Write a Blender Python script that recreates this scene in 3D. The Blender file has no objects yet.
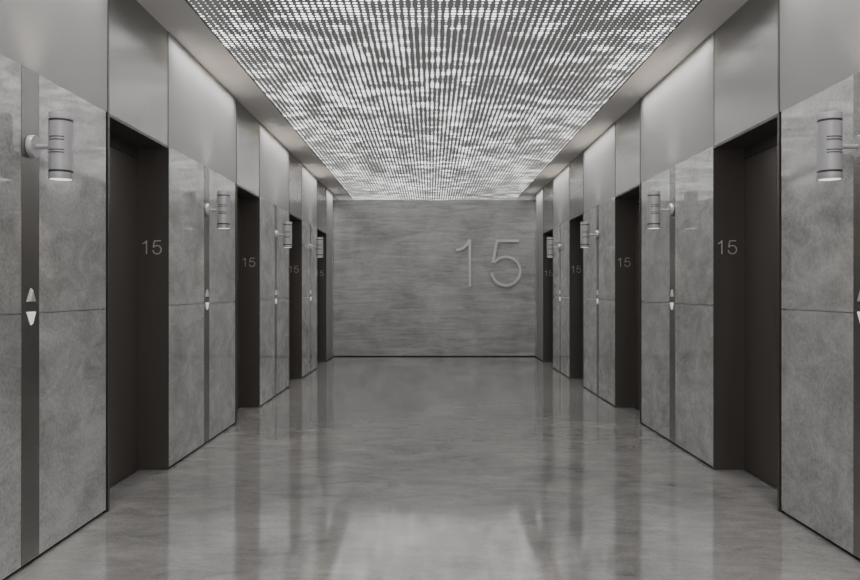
import bpy, bmesh, math, random
from mathutils import Vector, Matrix

random.seed(15)
C = bpy.context.scene.collection
PI = math.pi

# ------------------------------------------------------------------ dimensions
EYE = 1.319                 # camera height
U = 1.5                    # metres per measured depth unit
F = 779.0                  # focal length in pixels (860 px wide frame)
XW = {-1: 1.9245, 1: 2.08}  # distance of each side wall from the camera axis
Z_STONE = 2.381            # top of the stone cladding
Z_HEAD = 2.364             # underside of the lift openings
Z_SOFFIT = 3.224           # ceiling
Z_JOINT = 1.209
Y_NEAR = -2.6
Y_SLAB = 15.52             # face of the stone feature wall
Y_END = 16.75              # structural end wall
PANEL_X = (-1.612, 1.785)  # luminous ceiling
RECESS = 0.232
OPEN = [(3.112, 3.820), (5.163, 5.856), (7.085, 7.779), (8.83, 9.60)]
STRIP = [(2.4405, 2.553), (4.412, 4.516), (6.41, 6.498), (8.285, 8.365)]
BAY = [(Y_NEAR / U, 3.078), (3.820, 5.118), (5.856, 7.055), (7.779, 8.80)]
Y_RET = 10.20 * U          # end of the plain end panel

# ------------------------------------------------------------------ materials
def new_mat(name):
    m = bpy.data.materials.new(name)
    m.use_nodes = True
    nt = m.node_tree
    for n in list(nt.nodes):
        nt.nodes.remove(n)
    out = nt.nodes.new('ShaderNodeOutputMaterial')
    b = nt.nodes.new('ShaderNodeBsdfPrincipled')
    nt.links.new(b.outputs[0], out.inputs[0])
    return m, nt, b

def N(nt, t, **kw):
    n = nt.nodes.new(t)
    for k, v in kw.items():
        setattr(n, k, v)
    return n

def noise(nt, vec, scale, detail=4, rough=0.55, dist=0.0, stretch=None):
    if stretch:
        mp = N(nt, 'ShaderNodeMapping')
        mp.inputs['Scale'].default_value = stretch
        nt.links.new(vec, mp.inputs['Vector'])
        vec = mp.outputs[0]
    n = N(nt, 'ShaderNodeTexNoise')
    n.inputs['Scale'].default_value = scale
    n.inputs['Detail'].default_value = detail
    n.inputs['Roughness'].default_value = rough
    n.inputs['Distortion'].default_value = dist
    nt.links.new(vec, n.inputs['Vector'])
    return n.outputs['Fac']

def math_node(nt, op, a, b=None, c=None):
    n = N(nt, 'ShaderNodeMath', operation=op)
    for i, v in enumerate((a, b, c)):
        if v is None:
            continue
        if isinstance(v, (int, float)):
            n.inputs[i].default_value = v
        else:
            nt.links.new(v, n.inputs[i])
    return n.outputs[0]

def ramp(nt, fac, stops):
    r = N(nt, 'ShaderNodeValToRGB')
    cr = r.color_ramp
    while len(cr.elements) > 1:
        cr.elements.remove(cr.elements[-1])
    cr.elements[0].position = stops[0][0]
    cr.elements[0].color = (*stops[0][1], 1)
    for p, c in stops[1:]:
        e = cr.elements.new(p)
        e.color = (*c, 1)
    nt.links.new(fac, r.inputs[0])
    return r.outputs[0]

def g(v, w=0.0):
    return (v * (1 + w), v, v * (1 - w))

def stone_mat(name, dark, light, rough, streak, spec=0.5, warm=0.02, scale=1.0, contrast=1.0, bump=0.03, lay_scale=2.2, ior=1.5, fine_w=0.18):
    m, nt, b = new_mat(name)
    tc = N(nt, 'ShaderNodeTexCoord')
    v = tc.outputs['Object']
    cloud = noise(nt, v, 0.9 * scale, 9, 0.62, 0.6)
    lay = noise(nt, v, lay_scale * scale, 10, 0.68, 1.0, streak)
    fine = noise(nt, v, 55, 5, 0.75)
    vein = noise(nt, v, 1.7 * scale, 6, 0.6, 1.8, streak)
    vein = math_node(nt, 'ABSOLUTE', math_node(nt, 'SUBTRACT', vein, 0.5))
    vein = math_node(nt, 'SMOOTHSTEP' if False else 'MULTIPLY', vein, 9.0)
    vein = math_node(nt, 'MINIMUM', vein, 1.0)
    s = math_node(nt, 'MULTIPLY', cloud, 0.60 - fine_w)
    s = math_node(nt, 'MULTIPLY_ADD', lay, 0.40, s)
    s = math_node(nt, 'MULTIPLY_ADD', fine, fine_w, s)
    s = math_node(nt, 'MULTIPLY_ADD', math_node(nt, 'SUBTRACT', s, 0.5), contrast, 0.5)
    s = math_node(nt, 'MULTIPLY_ADD', math_node(nt, 'SUBTRACT', 1.0, vein), 0.045, s)
    col = ramp(nt, s, [(0.30, g(dark, warm)), (0.52, g((dark + light) / 2, warm)), (0.72, g(light, warm))])
    nt.links.new(col, b.inputs['Base Color'])
    r = math_node(nt, 'MULTIPLY_ADD', cloud, 0.0005, rough)
    nt.links.new(r, b.inputs['Roughness'])
    b.inputs['Specular IOR Level'].default_value = spec
    b.inputs['IOR'].default_value = ior
    bp = N(nt, 'ShaderNodeBump')
    bp.inputs['Strength'].default_value = bump
    bp.inputs['Distance'].default_value = 0.01
    nt.links.new(lay, bp.inputs['Height'])
    nt.links.new(bp.outputs[0], b.inputs['Normal'])
    return m

def plain_mat(name, col, rough, metal=0.0, spec=0.5, brushed=None, var=0.06, emit=None, estr=0.0):
    m, nt, b = new_mat(name)
    tc = N(nt, 'ShaderNodeTexCoord')
    f = noise(nt, tc.outputs['Object'], 6.0 if not brushed else 3.0, 4, 0.6, 0.0, brushed)
    c = ramp(nt, f, [(0.3, tuple(x * (1 - var) for x in col)), (0.7, tuple(x * (1 + var) for x in col))])
    nt.links.new(c, b.inputs['Base Color'])
    r = math_node(nt, 'MULTIPLY_ADD', f, 0.08, rough - 0.04)
    nt.links.new(r, b.inputs['Roughness'])
    b.inputs['Metallic'].default_value = metal
    b.inputs['Specular IOR Level'].default_value = spec
    if emit:
        b.inputs['Emission Color'].default_value = (*emit, 1)
        b.inputs['Emission Strength'].default_value = estr
    return m

def luminous_mat():
    """Perforated metal sheet, each hole lit from behind; hole size drifts in clouds."""
    m, nt, b = new_mat('perforated_backlit_metal')
    P = 0.0472
    tc = N(nt, 'ShaderNodeTexCoord')
    sep = N(nt, 'ShaderNodeSeparateXYZ')
    nt.links.new(tc.outputs['Object'], sep.inputs[0])
    fx = math_node(nt, 'MULTIPLY', sep.outputs[0], 1 / P)
    fy = math_node(nt, 'MULTIPLY', sep.outputs[1], 1 / 0.050)
    cx = math_node(nt, 'FLOOR', fx)
    cy = math_node(nt, 'FLOOR', fy)
    dx = math_node(nt, 'SUBTRACT', math_node(nt, 'SUBTRACT', fx, cx), 0.5)
    dy = math_node(nt, 'SUBTRACT', math_node(nt, 'SUBTRACT', fy, cy), 0.5)
    dy = math_node(nt, 'MULTIPLY', dy, 1.28)
    d = math_node(nt, 'SQRT', math_node(nt, 'ADD', math_node(nt, 'MULTIPLY', dx, dx), math_node(nt, 'MULTIPLY', dy, dy)))
    cmb = N(nt, 'ShaderNodeCombineXYZ')
    nt.links.new(cx, cmb.inputs[0])
    nt.links.new(cy, cmb.inputs[1])
    n1 = noise(nt, cmb.outputs[0], 0.24, 3, 0.65, 0.0, (0.7, 1.0, 1.0))
    n2 = noise(nt, cmb.outputs[0], 0.045, 2, 0.5, 0.0, (0.6, 1.0, 1.0))
    n = math_node(nt, 'MULTIPLY_ADD', n2, 0.3, math_node(nt, 'MULTIPLY', n1, 0.9))
    rad = N(nt, 'ShaderNodeMapRange', interpolation_type='SMOOTHSTEP')
    rad.inputs['From Min'].default_value = 0.48
    rad.inputs['From Max'].default_value = 0.78
    rad.inputs['To Min'].default_value = LUM['rmin']
    rad.inputs['To Max'].default_value = LUM['rmax']
    nt.links.new(n, rad.inputs['Value'])
    hole = math_node(nt, 'LESS_THAN', d, rad.outputs[0])
    mix = N(nt, 'ShaderNodeMix', data_type='RGBA')
    mix.inputs['A'].default_value = (*g(0.115, 0.0), 1)
    mix.inputs['B'].default_value = (0.8, 0.8, 0.8, 1)
    nt.links.new(hole, mix.inputs['Factor'])
    nt.links.new(mix.outputs['Result'], b.inputs['Base Color'])
    b.inputs['Roughness'].default_value = 0.35
    b.inputs['Emission Color'].default_value = (1.0, 0.995, 0.985, 1)
    e = math_node(nt, 'MULTIPLY_ADD', hole, LUM['e'], LUM['bg'])
    nt.links.new(e, b.inputs['Emission Strength'])
    return m

LUM = dict(rmin=0.10, rmax=0.39, e=2.5, bg=0.045)

M = {}
M['stone'] = stone_mat('grey_wall_stone', 0.22, 0.48, 0.055, (1.0, 0.5, 0.9), spec=0.5, ior=2.2, lay_scale=6.0, fine_w=0.32, bump=0.008, contrast=2.2, warm=0.015)
M['stone_back'] = stone_mat('streaked_feature_stone', 0.215, 0.53, 0.34, (0.35, 0.35, 3.0), lay_scale=3.2, fine_w=0.22, bump=0.04, scale=1.15, contrast=1.7)
M['floor'] = stone_mat('polished_floor_stone', 0.145, 0.36, 0.075, (0.8, 1.5, 1.0), scale=1.0, spec=0.5, ior=2.1, lay_scale=3.4, fine_w=0.28, contrast=1.6, bump=0.0, warm=0.03)
M['panel'] = plain_mat('satin_pale_metal_panel', (0.29, 0.286, 0.282), 0.36, 0.3, brushed=(2, 2, 0.4), var=0.03)
M['transom'] = plain_mat('satin_grey_metal_transom', (0.30, 0.296, 0.288), 0.20, 0.75, brushed=(2, 2, 0.4), var=0.03)
M['plaster'] = plain_mat('grey_painted_plaster', (0.76, 0.74, 0.71), 0.7, 0.0, spec=0.25, var=0.02)
M['bronze'] = plain_mat('dark_bronze_metal', (0.088, 0.076, 0.069), 0.36, 0.35, brushed=(5, 5, 0.3), var=0.05)
M['door'] = plain_mat('dark_bronze_door_metal', (0.12, 0.104, 0.096), 0.32, 0.5, brushed=(5, 5, 0.3), var=0.05)
M['trim'] = plain_mat('brown_bronze_trim', (0.11, 0.098, 0.09), 0.35, 0.6, var=0.08)
M['strip'] = plain_mat('grey_bronze_strip_metal', (0.24, 0.233, 0.222), 0.20, 0.8, brushed=(4, 4, 0.3), var=0.03)
M['black'] = plain_mat('black_shadow_gap', (0.006, 0.0055, 0.005), 0.7, spec=0.1, var=0.1)
M['lamp'] = plain_mat('lamp_grey_paint', (0.44, 0.43, 0.44), 0.38, 0.25, var=0.03)
M['groove'] = plain_mat('dark_grey_groove', (0.035, 0.034, 0.035), 0.5, var=0.05)
M['lens'] = plain_mat('lit_lamp_lens', (0.9, 0.88, 0.84), 0.4, var=0.01, emit=(1.0, 0.93, 0.84), estr=0.9)
M['steel'] = plain_mat('satin_steel', (0.50, 0.50, 0.49), 0.32, 0.8, var=0.04)
M['button'] = plain_mat('silver_button', (0.55, 0.54, 0.52), 0.35, 0.4, var=0.04)
M['button_lit'] = plain_mat('lit_white_button', (0.75, 0.75, 0.73), 0.35, 0.1, var=0.03, emit=(1, 0.99, 0.96), estr=0.3)
M['etch'] = plain_mat('etched_number_grey', (0.55, 0.52, 0.49), 0.45, 0.1, var=0.05)
M['sign'] = plain_mat('sign_warm_grey_metal', (0.66, 0.645, 0.625), 0.4, 0.1, var=0.03)
M['lum'] = luminous_mat()

# ------------------------------------------------------------------ mesh helpers
def bx(bm, x0, x1, y0, y1, z0, z1, bev=0.0):
    x0, x1 = min(x0, x1), max(x0, x1)
    y0, y1 = min(y0, y1), max(y0, y1)
    z0, z1 = min(z0, z1), max(z0, z1)
    vs = [bm.verts.new(p) for p in ((x0, y0, z0), (x1, y0, z0), (x1, y1, z0), (x0, y1, z0),
                                    (x0, y0, z1), (x1, y0, z1), (x1, y1, z1), (x0, y1, z1))]
    fs = [bm.faces.new([vs[i] for i in f]) for f in
          ((3, 2, 1, 0), (4, 5, 6, 7), (0, 1, 5, 4), (1, 2, 6, 5), (2, 3, 7, 6), (3, 0, 4, 7))]
    if bev:
        es = list({e for f in fs for e in f.edges})
        bmesh.ops.bevel(bm, geom=es, offset=bev, segments=2, affect='EDGES', profile=0.5)

def box(*a):
    bm = bmesh.new()
    bx(bm, *a)
    return bm

def lathe(bm, prof, seg=48, axis='Z', origin=(0, 0, 0), caps=True):
    """prof: list of (radius, height)."""
    o = Vector(origin)
    rings = []
    for r, h in prof:
        ring = []
        for i in range(seg):
            a = 2 * PI * i / seg
            p = Vector((r * math.cos(a), r * math.sin(a), h))
            if axis == 'X':
                p = Vector((h, r * math.cos(a), r * math.sin(a)))
            ring.append(bm.verts.new(o + p))
        rings.append(ring)
    for a, b in zip(rings, rings[1:]):
        for i in range(seg):
            bm.faces.new((a[i], a[(i + 1) % seg], b[(i + 1) % seg], b[i]))
    if caps:
        bm.faces.new(list(reversed(rings[0])))
        bm.faces.new(rings[-1])

def ribbon(bm, pts, w, y0, y1):
    """A stroke of width w along pts (x,z), extruded from y0 to y1."""
    n = len(pts)
    P = [Vector((p[0], p[1])) for p in pts]
    L, R = [], []
    for i in range(n):
        if i == 0:
            t = (P[1] - P[0]).normalized(); k = 1
        elif i == n - 1:
            t = (P[-1] - P[-2]).normalized(); k = 1
        else:
            a = (P[i] - P[i - 1]).normalized(); b = (P[i + 1] - P[i]).normalized()
            t = (a + b).normalized(); k = 1 / max(0.4, t.dot(b))
        nn = Vector((-t.y, t.x)) * (w / 2 * k)
        L.append(P[i] + nn); R.append(P[i] - nn)
    def vv(p, y): return bm.verts.new((p.x, y, p.y))
    lf = [vv(p, y0) for p in L]; rf = [vv(p, y0) for p in R]
    lb = [vv(p, y1) for p in L]; rb = [vv(p, y1) for p in R]
    for i in range(n - 1):
        bm.faces.new((lf[i], rf[i], rf[i + 1], lf[i + 1]))
        bm.faces.new((lb[i], lb[i + 1], rb[i + 1], rb[i]))
        bm.faces.new((lf[i], lf[i + 1], lb[i + 1], lb[i]))
        bm.faces.new((rf[i], rb[i], rb[i + 1], rf[i + 1]))
    bm.faces.new((lf[0], lb[0], rb[0], rf[0]))
    bm.faces.new((lf[-1], rf[-1], rb[-1], lb[-1]))

def obj(name, bm, mat, parent=None, smooth=False):
    bmesh.ops.recalc_face_normals(bm, faces=bm.faces)
    me = bpy.data.meshes.new(name)
    bm.to_mesh(me)
    bm.free()
    me.materials.append(mat)
    if smooth:
        for p in me.polygons:
            p.use_smooth = True
        me.set_sharp_from_angle(angle=math.radians(35))
    o = bpy.data.objects.new(name, me)
    C.objects.link(o)
    if parent:
        o.parent = parent
    return o

def struct(name, bm, mat):
    o = obj(name, bm, mat)
    o['kind'] = 'structure'
    return o

def thing(name, label, cat, loc, group=None):
    o = bpy.data.objects.new(name, None)
    o.empty_display_size = 0.1
    C.objects.link(o)
    o.location = loc
    o['label'] = label
    o['category'] = cat
    if group:
        o['group'] = group
    return o

def dup(root, loc, label):
    r = root.copy(); C.objects.link(r); r.location = loc; r['label'] = label
    for ch in root.children:
        c = ch.copy(); C.objects.link(c); c.parent = r
        for gc in ch.children:
            d = gc.copy(); C.objects.link(d); d.parent = c
    return r

# ------------------------------------------------------------------ digits (unit height)
D1 = [[(0, 0), (0, 1)], [(-0.29, 0.775), (-0.20, 0.79), (-0.12, 0.835), (-0.06, 0.90), (-0.01, 0.985)]]
def arc5(r=0.305, cx=0.772, cz=0.325):
    a0, a1 = math.radians(146), math.radians(-174)
    return [(cx + r * math.cos(a0 + (a1 - a0) * i / 40), cz + r * math.sin(a0 + (a1 - a0) * i / 40)) for i in range(41)]
D5 = [[(1.05, 0.972), (0.585, 0.972), (0.487, 0.50)], arc5()]

def digit(bm, strokes, h, w, x0, z0, y0, y1):
    for k, s in enumerate(strokes):
        e = 0.0006 * k * h
        ribbon(bm, [(x0 + p[0] * h, z0 + p[1] * h) for p in s], w, y0 - e, y1 - e)

# ------------------------------------------------------------------ floor, ceiling, end walls
XL, XR = -XW[-1], XW[1]
struct('floor', box(XL - 0.6, XR + 0.6, Y_NEAR - 0.1, Y_END + 0.1, -0.12, 0.0), M['floor'])

bm = bmesh.new()
bx(bm, XL - 0.6, PANEL_X[0], Y_NEAR, Y_END, Z_SOFFIT, Z_SOFFIT + 0.12)
bx(bm, PANEL_X[1], XR + 0.6, Y_NEAR, Y_END, Z_SOFFIT, Z_SOFFIT + 0.12)
bx(bm, PANEL_X[0], PANEL_X[1], Y_NEAR, -1.2, Z_SOFFIT, Z_SOFFIT + 0.12)
bx(bm, PANEL_X[0], PANEL_X[1], -1.2, Y_END, Z_SOFFIT + 0.10, Z_SOFFIT + 0.12)
struct('ceiling', bm, M['plaster'])

struct('wall_back', box(-1.757, 1.904, Y_SLAB, Y_SLAB + 0.14, 0.0195, 3.122), M['stone_back'])
struct('wall_end', box(XL - 0.05, XR + 0.05, Y_END, Y_END + 0.12, 0, Z_SOFFIT), M['stone'])
struct('wall_front', box(XL - 0.6, XR + 0.6, Y_NEAR - 0.1, Y_NEAR, 0, Z_SOFFIT), M['plaster'])
struct('baseboard_back', box(XL, XR, Y_SLAB + 0.02, Y_SLAB + 0.10, 0, 0.019), M['black'])

# recessed stone infills closing the reveals either side of the feature wall
struct('trim_1', box(XL + 0.0005, -1.7575, Y_SLAB + 0.02, Y_SLAB + 0.14, 0.0195, 3.122), M['stone_back'])
struct('trim_2', box(1.9045, XR - 0.0005, Y_SLAB + 0.02, Y_SLAB + 0.14, 0.0195, 3.122), M['stone_back'])

# ------------------------------------------------------------------ luminous ceiling
root = thing('ceiling_light_panel', 'long perforated ceiling panel with thousands of white backlit holes', 'ceiling light',
             (PANEL_X[0], -1.2, Z_SOFFIT))
w = PANEL_X[1] - PANEL_X[0]; l = Y_END - 0.02 + 1.2
obj('perforated_sheet', box(0.006, w - 0.006, 0.006, l - 0.006, 0.004, 0.02), M['lum'], root)
bm = bmesh.new()
bx(bm, 0.0005, 0.006, 0.0005, l, -0.002, 0.05)
bx(bm, w - 0.006, w - 0.0005, 0.0005, l, -0.002, 0.05)
bx(bm, 0.006, w - 0.006, 0.0005, 0.006, -0.002, 0.05)
bx(bm, 0.006, w - 0.006, l - 0.006, l, -0.002, 0.05)
obj('panel_edging', bm, M['trim'], root)

# ------------------------------------------------------------------ side walls
SIDE = {-1: 'left', 1: 'right'}
T = 0.026        # cladding thickness
ORD = ['nearest the viewer', 'second from the viewer', 'third from the viewer', 'farthest from the viewer']

for s in (-1, 1):
    W = XW[s]
    side = SIDE[s]
    def X(d, s=s, W=W):
        return s * (W + d)
    # solid piers and lintels behind the cladding
    bm = bmesh.new()
    ys = [Y_NEAR] + [v * U for o in OPEN for v in o] + [Y_END]
    for a, b in zip(ys[0::2], ys[1::2]):
        g0 = 0.0 if a == Y_NEAR else 0.016
        g1 = 0.0 if b == Y_END else 0.052
        bx(bm, X(T), X(0.5), a + g0, b - g1, 0, Z_SOFFIT)
    for (a, b) in OPEN:
        bx(bm, X(T), X(0.5), a * U - 0.052, b * U + 0.0195, Z_HEAD + 0.02, Z_SOFFIT)
    wall = struct('wall_' + side, bm, M['plaster'])
    # cladding: stone below, pale metal above
    for (b0, b1), (s0, s1) in zip(BAY, STRIP):
        for (a, b) in ((b0 * U + 0.0045, s0 * U), (s1 * U, b1 * U)):
            obj('stone_panel', box(X(0), X(T), a, b, 0.0195, Z_JOINT - 0.002), M['stone'], wall)
            obj('stone_panel', box(X(0), X(T), a, b, Z_JOINT + 0.002, Z_STONE), M['stone'], wall)
        yb = min((o[0] * U for o in OPEN if o[0] >= b1)) - 0.0235
        obj('metal_panel', box(X(0.002), X(T), b0 * U + 0.0015, yb, Z_STONE + 0.002, Z_SOFFIT), M['panel'], wall)
    obj('end_panel', box(X(0), X(T), OPEN[-1][1] * U + 0.0045, Y_RET, 0.0195, Z_SOFFIT), M['panel'], wall)
    obj('stone_panel', box(X(0.0), X(T), Y_RET + 0.002, Y_END, 0.0195, Z_SOFFIT), M['stone'], wall)
    bm = bmesh.new()
    for (b0, b1) in BAY + [(OPEN[-1][1], Y_END / U)]:
        bx(bm, X(0.018), X(T), b0 * U + 0.005, b1 * U, 0.0, 0.019)
    struct('baseboard_' + side, bm, M['black'])

    # ---------------- elevators
    for i, (a, b) in enumerate(OPEN):
        y0, y1 = a * U, b * U
        cy = (y0 + y1) / 2
        r = thing('elevator', 'dark bronze elevator doorway numbered 15 in the %s wall, %s' % (side, ORD[i]), 'elevator',
                  (s * W, cy, 0), 'elevator doorways along both walls')
        h0, h1 = y0 - cy, y1 - cy
        def lx(d, s=s):
            return s * d
        # far jamb (faces the viewer), near jamb with its narrow brown front edge
        obj('door_jamb', box(lx(0.001), lx(RECESS + 0.05), h1, h1 + 0.004, 0, Z_HEAD), M['bronze'], r)
        obj('door_jamb', box(lx(-0.002), lx(RECESS + 0.05), h0 - 0.022, h0, 0, Z_HEAD), M['trim'], r)
        obj('shadow_gap', box(lx(0.010), lx(0.03), h0 - 0.050, h0 - 0.022, 0, Z_HEAD + 0.016), M['black'], r)
        obj('door_head', box(lx(0.004), lx(RECESS + 0.05), h0, h1, Z_HEAD, Z_HEAD + 0.018), M['bronze'], r)
        # two centre-opening leaves with a seam, plus the lowered header above them
        mid = (h0 + h1) / 2
        leaf_top = Z_HEAD - 0.075
        obj('door_leaf', box(lx(RECESS), lx(RECESS + 0.03), h0 + 0.001, mid - 0.002, 0.006, leaf_top), M['door'], r)
        obj('door_leaf', box(lx(RECESS), lx(RECESS + 0.03), mid + 0.002, h1 - 0.001, 0.006, leaf_top), M['door'], r)
        obj('door_header', box(lx(RECESS - 0.006), lx(RECESS + 0.05), h0 + 0.001, h1 - 0.001, leaf_top + 0.004, Z_HEAD - 0.001), M['bronze'], r)
        obj('door_backing', box(lx(RECESS + 0.034), lx(RECESS + 0.05), h0 + 0.001, h1 - 0.001, 0.0, leaf_top + 0.004), M['black'], r)
        obj('door_sill', box(lx(RECESS - 0.02), lx(RECESS + 0.034), h0 + 0.001, h1 - 0.001, 0.0005, 0.0055), M['trim'], r)
        # tall transom panel up to the ceiling
        obj('transom_panel', box(lx(0.006), lx(T), h0 - 0.001, h1 + 0.001, Z_HEAD + 0.002, Z_SOFFIT), M['transom'], r)
        obj('transom_trim', box(lx(-0.001), lx(T), h0 - 0.022, h0 - 0.002, Z_HEAD + 0.002, Z_SOFFIT), M['trim'], r)
        # etched floor number on the far jamb
        bm = bmesh.new()
        nh = 0.100
        xc = s * (0.124 if s < 0 else 0.103)
        zc = 1.637
        digit(bm, D1, nh, 0.0075, xc - 0.40 * nh, zc - nh / 2, h1 - 0.0016, h1 - 0.0002)
        digit(bm, D5, nh, 0.0075, xc - 0.40 * nh, zc - nh / 2, h1 - 0.0016, h1 - 0.0002)
        o = obj('floor_number', bm, M['etch'], r)
        o['label'] = 'grey etched number 15'

# ------------------------------------------------------------------ call stations (metal strip with two arrow buttons)
def tri_bm(s, up):
    bm = bmesh.new()
    sg = 1 if up else -1
    hw, hh = 0.040, 0.0325
    base = [(-hw, -sg * hh), (hw, -sg * hh), (0, sg * hh)]
    front = [(-hw * 0.45, -sg * hh * 0.93), (hw * 0.80, -sg * hh * 0.93), (hw * 0.12, sg * hh * 0.72)]
    vb = [bm.verts.new((0, y, z)) for y, z in base]
    vm = [bm.verts.new((-s * 0.002, y, z)) for y, z in base]
    vf = [bm.verts.new((-s * 0.010, y, z)) for y, z in front]
    for A, B in ((vb, vm), (vm, vf)):
        for i in range(3):
            bm.faces.new((A[i], A[(i + 1) % 3], B[(i + 1) % 3], B[i]))
    bm.faces.new(vb); bm.faces.new(vf)
    return bm

for s in (-1, 1):
    W = XW[s]; side = SIDE[s]
    for i, (a, b) in enumerate(STRIP):
        cy = (a + b) / 2 * U
        hw = (b - a) / 2 * U
        r = thing('call_station', 'tall dark metal call strip with up and down arrows, %s wall, %s' % (side, ORD[i]),
                  'elevator call panel', (s * W, cy, 0), 'elevator call strips between the doorways')
        obj('strip', box(s * -0.002, s * 0.012, -hw + 0.0015, hw - 0.0015, 0.0195, Z_STONE), M['strip'], r)
        u = obj('up_button', tri_bm(s, True), M['button'], r)
        u.location = (-s * 0.002, 0, 1.298)
        d = obj('down_button', tri_bm(s, False), M['button_lit'], r)
        d.location = (-s * 0.002, 0, 1.184)
        d['label'] = 'lit white down arrow'

# ------------------------------------------------------------------ wall sconces
LAMP_OFF = {-1: 0.148, 1: 0.161}
def make_sconce(s, label, loc):
    """origin on the wall at the middle of the mount; s = side of the corridor."""
    r = thing('wall_sconce', label, 'wall lamp', loc, 'cylinder wall lamps on the call strips')
    OFF = -s * LAMP_OFF[s]
    bm = bmesh.new()
    lathe(bm, [(0.0525, -s * 0.0025), (0.0545, -s * 0.005), (0.0545, -s * 0.027), (0.0525, -s * 0.030)], 48, 'X')
    m = obj('mount', bm, M['lamp'], r, True)
    bm = bmesh.new()
    lathe(bm, [(0.0105, -s * 0.030), (0.0105, -s * (LAMP_OFF[s] - 0.054))], 24, 'X', (0, 0, 0))
    obj('arm', bm, M['lamp'], r, True)
    R = 0.0555; H = 0.159
    bm = bmesh.new()
    prof = [(R - 0.006, -H + 0.004), (R - 0.001, -H), (R, -H + 0.002), (R, -0.1275), (R - 0.004, -0.1275), (R - 0.004, -0.1165), (R, -0.1165),
            (R, 0.1165), (R - 0.004, 0.1165), (R - 0.004, 0.1275), (R, 0.1275), (R, H - 0.002), (R - 0.001, H), (R - 0.006, H - 0.004)]
    lathe(bm, prof, 64, 'Z', (OFF, 0, 0))
    body = obj('lamp_body', bm, M['lamp'], r, True)
    for z in (-0.122, 0.122):
        bm = bmesh.new()
        lathe(bm, [(R - 0.0035, z - 0.0055), (R - 0.0006, z - 0.0055), (R - 0.0006, z + 0.0055), (R - 0.0035, z + 0.0055)], 64, 'Z', (OFF, 0, 0))
        obj('groove_ring', bm, M['groove'], body, True)
    for z in (0.040, 0.026, -0.022, -0.035):
        bm = bmesh.new()
        a0, a1 = math.radians(-90 - 40), math.radians(-90 + 40)
        k = 14
        vs = []
        for j in range(k + 1):
            a = a0 + (a1 - a0) * j / k
            ring = []
            for rr, zz in ((R - 0.002, z - 0.0026), (R + 0.0006, z - 0.0026), (R + 0.0006, z + 0.0026), (R - 0.002, z + 0.0026)):
                ring.append(bm.verts.new((OFF + rr * math.cos(a), rr * math.sin(a), zz)))
            vs.append(ring)
        for A, B in zip(vs, vs[1:]):
            for q in range(4):
                bm.faces.new((A[q], A[(q + 1) % 4], B[(q + 1) % 4], B[q]))
        bm.faces.new(vs[0]); bm.faces.new(vs[-1])
        obj('vent_slit', bm, M['groove'], body)
    for z, nm in ((-H + 0.0012, 'lower_lens'), (H - 0.0035, 'upper_lens')):
        bm = bmesh.new()
        lathe(bm, [(R - 0.007, z), (R - 0.007, z + 0.004)], 48, 'Z', (OFF, 0, 0))
        obj(nm, bm, M['lens'], body, True)
    return r

def lamp_light(name, loc, energy, direction, col, angle=110, blend=0.9, size=0.04):
    L = bpy.data.lights.new(name, 'SPOT')
    L.energy = energy
    L.color = col
    L.spot_size = math.radians(angle)
    L.spot_blend = blend
    L.shadow_soft_size = size
    o = bpy.data.objects.new(name, L)
    C.objects.link(o)
    o.location = loc
    o.rotation_euler = (PI if direction > 0 else 0, 0, 0)
    return o

for s in (-1, 1):
    side = SIDE[s]
    proto = None
    for i, (a, b) in enumerate(STRIP):
        cy = (a + b) / 2 * U
        loc = (s * XW[s], cy, 2.011)
        lab = 'grey cylinder up-and-down wall lamp on the %s wall, %s' % (side, ORD[i])
        if proto is None:
            proto = make_sconce(s, lab, loc)
        else:
            dup(proto, loc, lab)
        lx_ = s * (XW[s] - LAMP_OFF[s])
        lamp_light('sconce_up_light', (lx_, cy, 2.011 + 0.175), 8.0, 1, (1.0, 0.84, 0.68), 85)
        lamp_light('sconce_down_light', (lx_, cy, 2.011 - 0.175), 2.0, -1, (1.0, 0.88, 0.76))

# ------------------------------------------------------------------ the large 15 on the end wall
px = Y_SLAB / F
hs = 46.6 * px
xs, zs = (469.7 - 430.5) * px, EYE + (290.5 - 286.2) * px
r = thing('floor_number_sign', 'large raised metal number 15 on the stone end wall', 'floor number', (xs, Y_SLAB, zs))
for nm, st in (('digit', D1), ('digit', D5)):
    bm = bmesh.new()
    digit(bm, st, hs, 0.052, 0, 0, -0.045, -0.012)
    # hidden standoff pins reach back to the stone
    for p in (st[0][0], st[0][-1], st[-1][len(st[-1]) // 2]):
        bx(bm, p[0] * hs - 0.006, p[0] * hs + 0.006, -0.013, 0.0, p[1] * hs - 0.006, p[1] * hs + 0.006)
    obj(nm, bm, M['sign'], r)

# ------------------------------------------------------------------ lights
def area(name, loc, sx, sy, energy, rot=(0, 0, 0), col=(1, 1, 1), spread=180):
    L = bpy.data.lights.new(name, 'AREA')
    L.shape = 'RECTANGLE'
    L.size = sx; L.size_y = sy
    L.energy = energy
    L.color = col
    L.spread = math.radians(spread)
    o = bpy.data.objects.new(name, L)
    C.objects.link(o)
    o.location = loc
    o.rotation_euler = rot
    return o

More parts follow.
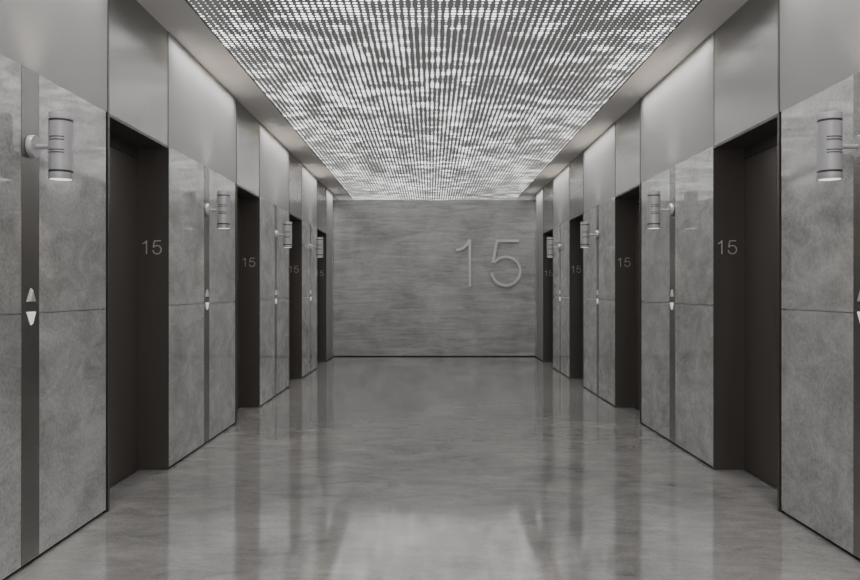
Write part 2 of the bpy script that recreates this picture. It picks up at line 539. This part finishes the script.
# LED wall-wash strips at the top of each pale metal panel
for s in (-1, 1):
    for (b0, b1) in BAY + [(OPEN[-1][1], Y_RET / U)]:
        y0, y1 = max(b0 * U, -1.0), b1 * U
        area('wall_wash_light', (s * (XW[s] - 0.10), (y0 + y1) / 2, Z_SOFFIT - 0.006), 0.08, y1 - y0 - 0.10,
             4.6 * (y1 - y0), (0, -s * math.radians(20), 0), (1, 0.99, 0.98), 120)

# even glow of the luminous ceiling
area('ceiling_panel_light', ((PANEL_X[0] + PANEL_X[1]) / 2, (Y_SLAB - 1.2) / 2, Z_SOFFIT - 0.012), PANEL_X[1] - PANEL_X[0] - 0.04, Y_SLAB + 1.1, 42.0, (0, 0, 0), (1, 0.995, 0.985), 170)
# added soft fill behind the viewer, brightens the jambs and lower walls
area('rear_fill_light', (0.08, Y_NEAR + 0.1, 1.6), 3.6, 2.6, 45.0, (PI / 2, 0, 0))
# added fill lights hidden behind the feature wall, lighten the dark soffit end
for x in (-1.72, 1.88):
    area('soffit_fill_light', (x, Y_SLAB + 0.75, 2.6), 0.3, 0.7, 1.0, (PI, 0, 0))

wd = bpy.data.worlds.new('World')
bpy.context.scene.world = wd
wd.use_nodes = True
wd.node_tree.nodes['Background'].inputs[0].default_value = (0.5, 0.5, 0.5, 1)
wd.node_tree.nodes['Background'].inputs[1].default_value = 0.2

# ------------------------------------------------------------------ camera
cam = bpy.data.cameras.new('camera')
co = bpy.data.objects.new('camera', cam)
C.objects.link(co)
co.location = (0, 0, EYE)
co.rotation_euler = (PI / 2, 0, 0)
cam.sensor_width = 36
cam.lens = 36 * F / 860
cam.shift_x = -0.5 / 860
cam.shift_y = 0.5 / 860
cam.clip_start = 0.05
sc = bpy.context.scene
sc.camera = co
sc.view_settings.view_transform = 'AgX'
sc.view_settings.look = 'None'
sc.cycles.denoising_prefilter = 'ACCURATE'
sc.cycles.sample_clamp_indirect = 4.0
sc.cycles.use_adaptive_sampling = False
sc.view_settings.exposure = 0.74
sc.cycles.max_bounces = 10
sc.cycles.diffuse_bounces = 6
